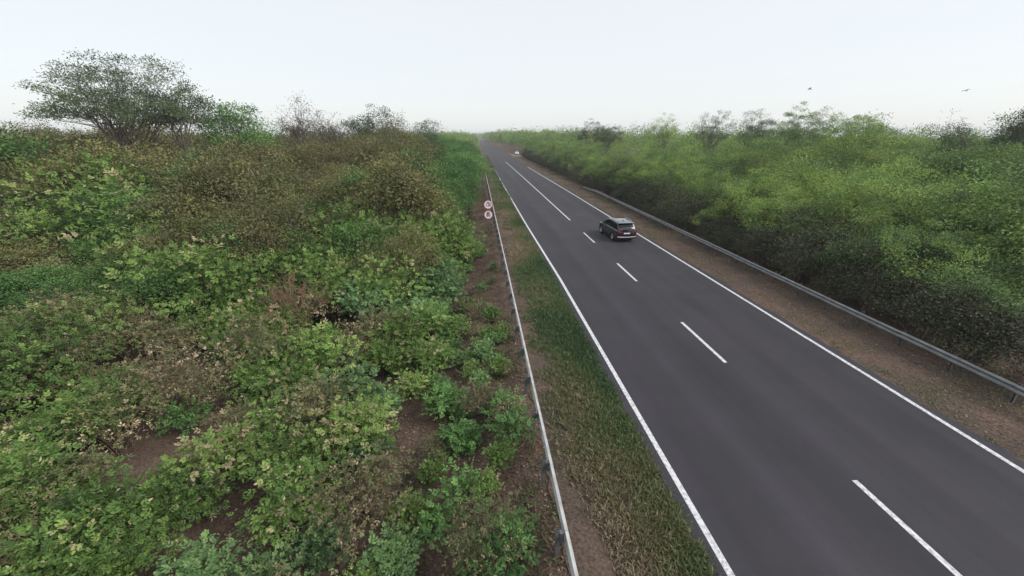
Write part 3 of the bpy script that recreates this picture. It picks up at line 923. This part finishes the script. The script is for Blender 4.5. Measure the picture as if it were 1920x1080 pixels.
# ------------------------------------------------------------------ grass, litter
def grass():
    r = np.random.default_rng(5)
    def blades(n, xs, ys, zoff, L, tint):
        P = np.stack([xs, ys, np.full(n, zoff)], -1)
        T = unit(np.stack([r.normal(0, .55, n), r.normal(0, .55, n), np.full(n, .8)], -1))
        N = unit(r.normal(size=(n, 3)) + np.array([0, 0, .8]))
        return leaves(P, T, N, L, L * .16, .1), tint
    # left verge in tufts, denser and greener towards the asphalt
    def tuft(nt, per, y0, y1, lo, hi, name, xf, green, spread=.10, p=1.6, lab=''):
        ty = y0 + (y1 - y0) * r.random(nt) ** p
        u = r.random(nt)
        tx, keep, gr = xf(u, ty)
        tx, ty, gr = tx[keep], ty[keep], gr[keep]
        m = len(tx)
        xs = np.repeat(tx, per) + r.normal(0, spread, m * per); ys = np.repeat(ty, per) + r.normal(0, spread * 1.3, m * per)
        L = r.uniform(lo, hi, m * per) * np.repeat(r.uniform(.6, 1.25, m), per) * (1 + np.clip(ys - 20, 0, 100) / 80)
        n = m * per
        z = ground_z(xs, ys) * (xs < 1.8) - .02
        P = np.stack([xs, ys, z], -1)
        T = unit(np.stack([r.normal(0, .6, n), r.normal(0, .6, n), np.full(n, .75)], -1))
        N = unit(r.normal(size=(n, 3)) + np.array([0, 0, .9]))
        V, F, k = leaves(P, T, N, L, L * r.uniform(.13, .24, n), .1)
        t = np.clip(np.repeat(gr, per) + r.normal(0, .12, n), 0, 1)
        o = link(name, raw_mesh(name, V, [F], M['grass'], np.repeat(t, k)))
        o['kind'] = 'stuff'; o['label'] = lab; o['category'] = 'grass'

    def nz(x, y, s, k):
        return np.array([mnoise.noise((a * s, b * s, k)) for a, b in zip(x, y)])

    def verge(u, y):
        e = np.array([xl(v) for v in y]) - .42
        x = 2.0 + (e - 2.0) * u ** .62
        n = nz(x, y, .55, 4.4); n2 = nz(x, y, .17, 8.8)
        keep = (u ** .6 + n * .8) > .02
        gr = np.clip(.68 - .46 * u ** .8 - .60 * n2 - .25 * n + .16 * sstep(12, 36, y), .05, .95)
        return x, keep, gr
    tuft(9500, 15, 3, 60, .08, .22, 'verge_grass', verge, None, .09, 1.35, 'green and straw-coloured grass strip between the left guardrail and the road')
    tuft(3000, 12, 55, 185, .16, .34, 'verge_grass', verge, None, .14, 1.2, 'far grass strip narrowing away between the left guardrail and the road')

    def shoulder(u, y):
        x = 15.5 + 3.9 * u
        n = nz(x, y, .5, 14.4)
        keep = (n + .45 * np.abs(u - .45) * 2) > .22
        return x, keep, np.clip(.72 - .35 * nz(x, y, .2, 3.3), .1, 1)
    tuft(6500, 9, 6, 120, .05, .15, 'shoulder_grass', shoulder, None, .12, 1.5, 'thin dry grass on the brown shoulder below the right guardrail')

    def slope(u, y):
        x = -4.5 + 6.3 * u
        n = nz(x, y, .45, 21.4)
        return x, n > .02, np.clip(.62 - .5 * nz(x, y, .3, 6.3), .05, .98)
    tuft(4200, 10, 2, 42, .07, .22, 'slope_grass', slope, None, .10, 1.3, 'thin dry grass on the bare brown slope left of the guardrail')

    # fallen leaves
    n = 42000
    xs = np.concatenate([r.uniform(-7, 1.9, n // 2), r.uniform(-16, 1.9, n // 4), r.uniform(15.6, 22, n - n // 2 - n // 4)]); ys = 2 + 46 * r.random(n) ** 1.3
    z = ground_z(xs, ys) + .015 + .02 * r.random(n)
    z = np.where((xs > 15) & (xs < 19.2), .0 + .015 * r.random(n), z)
    P = np.stack([xs, ys, z], -1)
    T = unit(np.stack([r.normal(size=n), r.normal(size=n), r.normal(0, .25, n)], -1)); N = unit(r.normal(size=(n, 3)) * .3 + np.array([0, 0, 1]))
    V, F, k = leaves(P, T, N, r.uniform(.05, .13, n), r.uniform(.03, .07, n), .15)
    o = link('leaf_litter', raw_mesh('leaf_litter', V, [F], M['litter'], np.repeat(np.clip(r.normal(.5, .22, n), 0, 1), k)))
    o['kind'] = 'stuff'; o['label'] = 'fallen brown leaves littering the soil beside both guardrails'; o['category'] = 'leaves'

    # dead twigs on the soil
    paths = []; radii = []
    for _ in range(1500):
        if r.random() < .8:
            x0, y0 = r.uniform(-6, 1.8), 2 + 38 * r.random() ** 1.4
        else:
            x0, y0 = r.uniform(16.5, 20), 8 + 50 * r.random() ** 1.4
        a = r.uniform(0, 6.28); l = r.uniform(.15, .7)
        p = np.array([[x0, y0, 0], [x0 + l * .5 * math.cos(a) + r.normal(0, .04), y0 + l * .5 * math.sin(a) + r.normal(0, .04), 0], [x0 + l * math.cos(a + .2), y0 + l * math.sin(a + .2), 0]])
        p[:, 2] = np.where(p[:, 0] > 10, 0.0, ground_z(p[:, 0], p[:, 1])) + np.array([.012, .03 + .05 * r.random(), .015 + .06 * r.random()])
        paths.append(p); radii.append(np.array([.011, .008, .004]) * r.uniform(.5, 1.3))
    V, F = tubes(paths, radii)
    o = link('twig_litter', raw_mesh('twig_litter', V, [F], M['twig'])); o['kind'] = 'stuff'
    o['label'] = 'dead twigs scattered on the brown soil beside the guardrails'; o['category'] = 'twigs'


grass()

# ------------------------------------------------------------------ speed signs
def disc(r, y0, y1, n=40):
    mb = MB()
    vs = []
    for y in (y0, y1):
        for k in range(n):
            a = 2 * math.pi * k / n
            vs.append((r * math.cos(a), y, r * math.sin(a)))
    fs = [tuple(range(n)), tuple(range(2 * n - 1, n - 1, -1))] + [(k, n + k, n + (k + 1) % n, (k + 1) % n) for k in range(n)]
    mb.add(vs, fs)
    return mb


def ring(r0, r1, y, n=40):
    mb = MB()
    vs = []
    for rr in (r0, r1):
        for yy in (y, y + .004):
            for k in range(n):
                a = 2 * math.pi * k / n
                vs.append((rr * math.cos(a), yy, rr * math.sin(a)))
    fs = []
    for k in range(n):
        k2 = (k + 1) % n
        fs.append((k, k2, 2 * n + k2, 2 * n + k)); fs.append((n + k, 3 * n + k, 3 * n + k2, n + k2))
        fs.append((2 * n + k, 2 * n + k2, 3 * n + k2, 3 * n + k)); fs.append((k, n + k, n + k2, k2))
    mb.add(vs, fs)
    return mb


def digits(txt, size, parent, y, z, mat):
    cu = bpy.data.curves.new('digits', 'FONT')
    cu.body = txt; cu.size = size; cu.align_x = 'CENTER'; cu.align_y = 'CENTER'; cu.extrude = .002; cu.offset = .010
    tmp = link('digits_tmp', cu)
    dg = bpy.context.evaluated_depsgraph_get()
    me = bpy.data.meshes.new_from_object(tmp.evaluated_get(dg))
    bpy.data.objects.remove(tmp, do_unlink=True)
    me.materials.clear(); me.materials.append(mat)
    return link('digits', me, parent, loc=(0, y, z), rot=(R(90), 0, 0), scale=(.82, 1, 1))


def signs():
    white = plain('sign_white', (.88, .86, .88), .35, 0, .5, .02, 5)
    red = plain('sign_red', (.55, .02, .045), .4, 0, .5, .08, 5)
    black = plain('sign_black', (.012, .012, .014), .5, 0, .4)
    grey = plain('sign_back', (.25, .26, .27), .5, .4)
    x, y = .90, 38.9
    gz = float(ground_z(x, y))
    root = link('speed_sign', None, loc=(x, y, gz), rot=(0, 0, R(1.3)))
    tag(root, 'post with two round red-rimmed speed limit signs, 120 above 80, beside the left guardrail', 'road sign')
    mb = MB(); mb.tube([(0, .05, -.5), (0, .05, 2.98 - gz)], .038, 10)
    mb.build('post', M['post'], root, smooth=False)
    for zc, txt, truck in ((2.46, '120', False), (1.47, '80', True)):
        zc -= gz
        p = disc(.42, 0.0, .012).build('sign_plate', white, root, loc=(0, 0, zc))
        ring(.375, .43, -.005).build('rim', red, p)
        disc(.43, .0135, .018).build('backing', grey, p)
        digits(txt,   .47 if len(txt) == 3 else .50, p, -.006, -.03, black)
        ic = MB()
        if truck:
            ic.box(-.14, .06, -.008, -.004, .185, .275); ic.box(.07, .13, -.008, -.004, .185, .25)
            for xx in (-.09, .03, .09):
                ic.box(xx - .02, xx + .02, -.0075, -.0035, .16, .184)
        else:
            ic.add([(-.14, -.006, .19), (.14, -.006, .19), (.14, -.006, .225), (.07, -.006, .235), (.04, -.006, .275), (-.06, -.006, .275), (-.09, -.006, .235), (-.14, -.006, .225)], [tuple(range(8))])
            for xx in (-.08, .08):
                ic.box(xx - .022, xx + .022, -.008, -.004, .165, .189)
        ic.build('vehicle_symbol', black, p)
        for kz in (-.2, .2):
            cb = MB(); cb.box(-.05, .05, .0185, .09, kz - .015, kz + .015)
            cb.build('clamp', grey, p)


signs()

# ------------------------------------------------------------------ cars
def interp(tab, y):
    return float(np.interp(y, [t[0] for t in tab], [t[1] for t in tab]))


def make_car(name, label, loc, rz, spec):
    paint = spec['paint']
    glass = spec['glass']; black = spec['black']; silver = spec['silver']
    L2 = spec['L'] / 2; hw = spec['W'] / 2; H = spec['H']; belt = spec['belt']
    root = link(name, None, loc=loc, rot=(0, 0, rz))
    tag(root, label, 'car')
    wr = spec['wr']; fy, ry = spec['fy'], spec['ry']
    ar = wr + .065

    def bottom(y):
        z = .24
        for wy in (fy, ry):
            dy = y - wy
            if abs(dy) < ar:
                z = max(z, wr + math.sqrt(ar * ar - dy * dy))
        e = (abs(y) - (L2 - .25)) / .25
        if e > 0:
            z = max(z, .24 + .10 * e)
        return z
    # top of the lower body along the car (rear negative, front positive)
    top = spec['top']

    def plan(y):          # half width along the length
        e = max(0, (abs(y) - (L2 - .55)) / .55)
        return hw * (1 - (.14 if y > 0 else .075) * e ** 2.2)

    def side_x(y, z):
        w = plan(y)
        t = (z - .24) / (belt - .24)
        return w * (1 - .05 * max(0, .35 - t) ** 2 / .12 - .055 * max(0, t - .5) ** 2 / .25)
    ys = sorted(set([round(v, 3) for v in np.linspace(-L2, L2, 96)] + [fy - ar, fy + ar, ry - ar, ry + ar]))
    nz = 9
    mb = MB(); rings = []
    for y in ys:
        zb = bottom(y); zt = interp(top, y)
        zb = min(zb, zt - .04)
        ringv = []
        for i in range(nz):
            z = zb + (zt - .05 - zb) * i / (nz - 1)
            ringv.append((side_x(y, z), z))
        wt = side_x(y, zt)
        topv = [(wt * .975, zt - .018), (wt * .90, zt), (wt * .5, zt + .022), (0, zt + .030)]
        right_ = ringv + topv
        loop = [(x, z) for x, z in right_] + [(-x, z) for x, z in right_[-2::-1]]
        rings.append([len(mb.v) + k for k in range(len(loop))])
        mb.v += [(x, y, z) for x, z in loop]
    n = len(rings[0])
    for a, b in zip(rings[:-1], rings[1:]):
        for k in range(n):
            k2 = (k + 1) % n
            mb.f.append((a[k], b[k], b[k2], a[k2]))
    mb.f.append(tuple(rings[0])); mb.f.append(tuple(rings[-1][::-1]))
    body = mb.build('body', paint, root, smooth=True)
    sm = body.modifiers.new('split', 'EDGE_SPLIT'); sm.split_angle = R(38)
    # cabin
    roof = spec['roof']           # list of (y, z) top of the cabin from rear to front
    y_r, y_f = roof[0][0], roof[-1][0]

    def cab_x(y, z):
        zt = interp(roof, y)
        base = side_x(y, belt) * .985
        t = max(0, (z - belt) / (H - belt))
        narrow = .85 if y < 0 else .86
        return base * (1 - .17 * t) * (1 - .06 * max(0, (abs(y - .0) - 1.3) / .8))
    mb = MB(); rings = []
    cys = np.linspace(y_r, y_f, 60)
    for y in cys:
        zt = max(interp(roof, y), belt - .03)
        zb = belt - .08
        rv = []
        for i in range(7):
            z = zb + (zt - .05 - zb) * i / 6
            rv.append((cab_x(y, z), z))
        w = cab_x(y, zt)
        rv += [(w * .97, zt - .016), (w * .86, zt + .004), (w * .45, zt + .022), (0, zt + .028)]
        loop = rv + [(-x, z) for x, z in rv[-2::-1]]
        rings.append([len(mb.v) + k for k in range(len(loop))])
        mb.v += [(x, y, z) for x, z in loop]
    n = len(rings[0])
    for a, b in zip(rings[:-1], rings[1:]):
        for k in range(n):
            k2 = (k + 1) % n
            mb.f.append((a[k], b[k], b[k2], a[k2]))
    mb.f.append(tuple(rings[0])); mb.f.append(tuple(rings[-1][::-1]))
    cab = mb.build('cabin', paint, root, smooth=True)
    sm = cab.modifiers.new('split', 'EDGE_SPLIT'); sm.split_angle = R(38)
    # side windows
    for sd in (1, -1):
        for (ya, yb) in spec['windows']:
            mb = MB(); m = 8
            for i in range(m + 1):
                y = ya + (yb - ya) * i / m
                zt = min(interp(roof, y) - .085, H - .10)
                zb = belt + .02
                zt = max(zt, zb + .01)
                for z in (zb, (zb + zt) / 2, zt):
                    mb.v.append((sd * (cab_x(y, z) + .006), y, z))
            for i in range(m):
                for k in range(2):
                    a = i * 3 + k
                    mb.f.append((a, a + 3, a + 4, a + 1) if sd > 0 else (a, a + 1, a + 4, a + 3))
            mb.build('side_window', glass, root, smooth=True)
    # rear window and windscreen: strips lying on the sloping roof profile
    for nm, (ya, yb), inset in (('rear_window', spec['rearglass'], .86), ('windscreen', spec['frontglass'], .90)):
        mb = MB(); m = 8
        for i in range(m + 1):
            y = ya + (yb - ya) * i / m
            z = interp(roof, y)
            sl = (interp(roof, y + .02) - interp(roof, y - .02)) / .04
            nn = Vector((0, -sl, 1)).normalized()
            w = cab_x(y, z) * inset
            for f_ in (-1, -.86, -.45, 0, .45, .86, 1):
                cz = {1: .000, .86: .004, .45: .022, 0: .028}[abs(f_)]
                p = Vector((w * f_, y, z + cz)) + nn * .010
                mb.v.append(tuple(p))
        for i in range(m):
            for k in range(6):
                a = i * 7 + k
                mb.f.append((a, a + 1, a + 8, a + 7))
        mb.build(nm, glass, root, smooth=True)
    # wheels
    for wy in (fy, ry):
        for sd in (1, -1):
            wx = sd * (hw - .115)
            w = MB()
            w.lathe_x([(-.10, wr * .66), (-.11, wr * .90), (-.09, wr * .985), (-.04, wr), (.04, wr), (.09, wr * .985), (.11, wr * .90), (.10, wr * .66)], 32)
            tyre = w.build('wheel', black, root, smooth=True, loc=(wx, wy, wr))
            rm = MB()
            rm.lathe_x([(-.09, wr * .66), (.085 * sd, wr * .67), (.095 * sd, wr * .60), (.07 * sd, wr * .56), (.05 * sd, .06), (.06 * sd, .05), (.06 * sd, .001)], 30)
            for k in range(5):
                a = 2 * math.pi * k / 5
                ca, sa = math.cos(a), math.sin(a)
                pts = []
                for (rr, tw) in ((.05, .035), (wr * .60, .05)):
                    for s_ in (-1, 1):
                        pts.append((sd * .088, rr * ca - s_ * tw * sa, rr * sa + s_ * tw * ca))
                rm.add(pts, [(0, 1, 3, 2)])
            rm.build('rim', silver, tyre)
    # door seams, handles, mirrors, sills
    for sd in (1, -1):
        for yy in spec['seams']:
            mb = MB()
            zs = np.linspace(.42, belt - .03, 7)
            for z in zs:
                x = sd * (side_x(yy, z) + .003)
                mb.v += [(x, yy - .006, z), (x, yy + .006, z)]
            for i in range(6):
                a = 2 * i
                mb.f.append((a, a + 1, a + 3, a + 2))
            mb.build('door_seam', black, root)
        for yy in spec['handles']:
            mb = MB(); x = side_x(yy, belt - .12)
            mb.box(min(sd * x, sd * (x + .03)), max(sd * x, sd * (x + .03)), yy - .10, yy + .10, belt - .135, belt - .105)
            mb.build('door_handle', spec.get('handle', paint), root)
        mb = MB(); my = spec['mirror']; x = side_x(my, belt)
        mb.add([(sd * (x - .02), my - .06, belt + .02), (sd * (x + .20), my - .10, belt + .03), (sd * (x + .21), my - .09, belt + .16), (sd * (x + .02), my - .05, belt + .15),
                (sd * (x - .02), my + .03, belt + .02), (sd * (x + .18), my + .02, belt + .04), (sd * (x + .19), my + .02, belt + .15), (sd * (x + .02), my + .03, belt + .14)],
               [(0, 1, 2, 3), (7, 6, 5, 4), (0, 4, 5, 1), (1, 5, 6, 2), (2, 6, 7, 3), (3, 7, 4, 0)])
        mb.build('mirror', spec['mirrormat'], root)
        mb = MB()
        for y in np.linspace(ry + ar + .02, fy - ar - .02, 10):
            for z in (.25, .38):
                mb.v.append((sd * (side_x(y, z) + .008), y, z))
        for i in range(9):
            a = 2 * i; mb.f.append((a, a + 1, a + 3, a + 2))
        mb.build('sill', black, root)
        for wy in (fy, ry):            # wheel arch cladding
            mb = MB(); m = 18
            for i in range(m + 1):
                a = math.pi * i / m
                for rr in (ar - .005, ar + .055):
                    y = wy + rr * math.cos(a); z = wr + rr * math.sin(a)
                    if z < .25: z = .25
                    mb.v.append((sd * (side_x(y, z) + .010), y, z))
            for i in range(m):
                a = 2 * i; mb.f.append((a, a + 1, a + 3, a + 2))
            mb.build('wheel_arch', black, root)
        if spec.get('rails'):
            mb = MB(); xr_ = cab_x(0, H) * .90
            ya, yb = spec['rails']
            mb.tube([(sd * xr_, ya, interp(roof, ya) + .01), (sd * xr_, ya + .12, interp(roof, ya + .12) + .055), (sd * xr_, (ya + yb) / 2, H + .065), (sd * xr_, yb - .12, interp(roof, yb - .12) + .055), (sd * xr_, yb, interp(roof, yb) + .01)], .020, 8)
            mb.build('roof_rail', silver, root)
    return root, side_x, cab_x, roof


car_glass = plain('car_glass', (.006, .008, .011), .08, 0, .35)
car_black = plain('black_trim', (.012, .012, .013), .55, 0, .4)
car_silver = plain('satin_silver', (.55, .56, .58), .3, .7, .5)
dark_paint = plain('dark_green_paint', (.012, .018, .026), .18, .5, .5, .04, 3, coat=1.0)
suv = dict(paint=dark_paint, glass=car_glass, black=car_black, silver=car_silver, mirrormat=dark_paint, L=4.40, W=1.82, H=1.64, belt=1.03, wr=.355, fy=1.36, ry=-1.29,
           top=[(-2.2, .96), (-2.1, 1.03), (-1.5, 1.05), (.9, 1.03), (1.3, 1.0), (1.9, .93), (2.1, .84), (2.2, .70)],
           roof=[(-2.10, 1.06), (-1.86, 1.40), (-1.70, 1.56), (-1.2, 1.615), (-.4, 1.64), (.25, 1.60), (.65, 1.42), (1.20, 1.03)],
           windows=[(-1.72, -1.12), (-1.04, -.18), (-.10, .78)], rearglass=(-2.00, -1.84), frontglass=(.42, 1.14), seams=[-1.06, -.14, .92], handles=[-.92, 0.02], mirror=.80, rails=(-1.45, .05))
car, side_x, cab_x, roof = make_car('suv_car', 'dark green compact SUV driving away in the right-hand lane', (12.62, 35.1, .004), R(3.5), suv)
car.scale = (1.05, 1.05, 1.05)


def car_rear():
    red = plain('tail_light_red', (.30, .010, .030), .2, 0, .5, coat=1)
    plate_w = plain('number_plate_white', (.75, .74, .76), .4)
    dark = plain('tailgate_dark', (.02, .018, .02), .4)
    yb = -2.2
    for sd in (1, -1):
        mb = MB()
        prof = []
        for (f0, z0, z1) in ((.40, .84, .90), (.62, .82, .93), (.84, .80, .96), (.965, .80, .98)):
            prof.append((f0, z0, z1))
        vs = []
        for (f0, z0, z1) in prof:
            for z in (z0, z1):
                vs.append((sd * side_x(yb + .02, z) * f0, yb - .014 + (.0 if f0 < .9 else .02), z))
        for z in (.81, .975):            # wraps around the corner
            vs.append((sd * (side_x(yb + .30, z) + .010), yb + .30, z))
        fs = [(2 * i, 2 * i + 1, 2 * i + 3, 2 * i + 2) for i in range(4)]
        mb.add(vs, fs)
        mb.build('tail_light', red, car)
    mb = MB(); mb.box(-.40, .40, yb - .012, yb + .02, .865, .885); mb.build('light_bar', red, car)
    mb = MB(); mb.box(-.27, .27, yb - .020, yb - .004, .715, .815); mb.build('number_plate', plate_w, car)
    mb = MB(); mb.box(-.74, .74, yb - .030, yb + .06, .30, .50); mb.build('bumper_cladding', car_black, car)
    mb = MB(); mb.tube([(-.80, yb + .02, .50), (-.70, yb - .035, .475), (-.3, yb - .055, .455), (.3, yb - .055, .455), (.70, yb - .035, .475), (.80, yb + .02, .50)], .038, 8)
    mb.build('bumper_trim', car_silver, car)
    for sd in (1, -1):
        mb = MB(); mb.box(min(sd * .55, sd * .74), max(sd * .55, sd * .74), yb - .036, yb - .028, .36, .40); mb.build('reflector', red, car)
    # spoiler lip over the rear window
    mb = MB()
    for (y, dz, f) in ((-1.70, .030, .80), (-1.98, .012, .80), (-1.98, -.025, .80), (-1.72, -.03, .80)):
        z = 1.575 + dz
        for x in (-1, -.5, 0, .5, 1):
            mb.v.append((x * cab_x(-1.6, 1.55) * .93, y + .05 * x * x, z - .02 * x * x))
    for i in range(3):
        for k in range(4):
            a = i * 5 + k; mb.f.append((a, a + 1, a + 6, a + 5))
    mb.build('spoiler', dark_paint, car)
    mb = MB(); mb.add([(-.012, -1.28, 1.635), (.012, -1.28, 1.635), (.012, -1.06, 1.645), (-.012, -1.06, 1.645), (0, -1.25, 1.735)], [(0, 1, 4), (1, 2, 4), (2, 3, 4), (3, 0, 4), (3, 2, 1, 0)])
    mb.build('antenna_fin', car_black, car)
    mb = MB(); mb.box(-.35, .05, yb - .028, yb + .05, 1.03, 1.05)
    mb.build('rear_wiper', car_black, car)


car_rear()
white_paint = plain('white_paint', (.78, .78, .78), .3, 0, .5, .03, 3, coat=1.0)
hatch = dict(paint=white_paint, glass=car_glass, black=car_black, silver=car_silver, mirrormat=white_paint, L=3.75, W=1.70, H=1.54, belt=.96, wr=.30, fy=1.18, ry=-1.22,
             top=[(-1.875, .86), (-1.78, .95), (-1.2, .97), (.75, .96), (1.1, .93), (1.6, .84), (1.8, .74), (1.875, .62)],
             roof=[(-1.80, .97), (-1.60, 1.30), (-1.45, 1.46), (-1.0, 1.52), (-.3, 1.54), (.30, 1.48), (.65, 1.30), (1.12, .96)],
             windows=[(-1.30, -.28), (-.20, .62)], rearglass=(-1.74, -1.52), frontglass=(.46, 1.06), seams=[-1.0, -.24, .78], handles=[-.9, -.1], mirror=.66)
car2, sx2, _, _ = make_car('hatchback_car', 'small white car facing the viewer at the side turning far down on the right', (18.9, 199.0, .02), R(176), hatch)
lamp_m = plain('headlamp', (.7, .7, .72), .15, 0, .5)
for sd in (1, -1):
    mb = MB(); mb.add([(sd * .50, 1.80, .60), (sd * .72, 1.74, .62), (sd * .74, 1.66, .72), (sd * .52, 1.78, .70)], [(0, 1, 2, 3)])
    mb.build('headlight', lamp_m, car2)
mb = MB(); mb.box(-.42, .42, 1.85, 1.885, .42, .60); mb.build('grille', car_black, car2)
mb = MB(); mb.box(-.72, .72, 1.80, 1.88, .24, .36); mb.build('bumper', car_black, car2)

# ------------------------------------------------------------------ birds
def bird(px, d, z, s, rz, lab):
    x, y = spot(px, d)
    root = link('bird', None, loc=(x, y, z), rot=(R(8), R(10), rz), scale=(s, s, s))
    tag(root, lab, 'bird')
    dk = bpy.data.materials.get('feathers') or plain('feathers', (.05, .045, .04), .8)
    mb = MB(); mb.tube([(0, .26, 0), (0, .20, .01), (0, .08, 0), (0, -.10, 0), (0, -.22, 0), (0, -.34, .01)], [.006, .03, .05, .045, .02, .028], 8)
    mb.build('body', dk, root, smooth=True)
    for sd in (1, -1):
        mb = MB()
        mb.add([(sd * .03, .10, .02), (sd * .30, .14, .10), (sd * .62, .02, .07), (sd * .60, -.04, .07), (sd * .30, -.06, .10), (sd * .03, -.10, .02),
                (sd * .03, .10, .008), (sd * .30, .14, .088), (sd * .62, .02, .066), (sd * .60, -.04, .066), (sd * .30, -.06, .088), (sd * .03, -.10, .008)],
               [(0, 1, 4, 5), (1, 2, 3, 4), (6, 11, 10, 7), (7, 10, 9, 8)])
        mb.build('wing', dk, root)


bird(1497, 70, 15.6, 1.0, R(70), 'small dark bird in the sky above the largest tree on the right')
bird(1780, 66, 15.0, .9, R(95), 'tiny pale grey bird in the sky at far right')

# ------------------------------------------------------------------ haze
hz = MB(); hz.box(-1520, 1520, -95, 2020, -3.0, 21.0)
hm = bpy.data.materials.new('haze'); hm.use_nodes = True
hn = hm.node_tree; hn.nodes.clear()
ho = hn.nodes.new('ShaderNodeOutputMaterial'); hv = hn.nodes.new('ShaderNodeVolumePrincipled')
hv.inputs['Color'].default_value = (.94, .97, .99, 1)
hv.inputs['Density'].default_value = 0.0004
hn.links.new(hv.outputs[0], ho.inputs['Volume'])
hobj = hz.build('haze', hm)
hobj['kind'] = 'stuff'
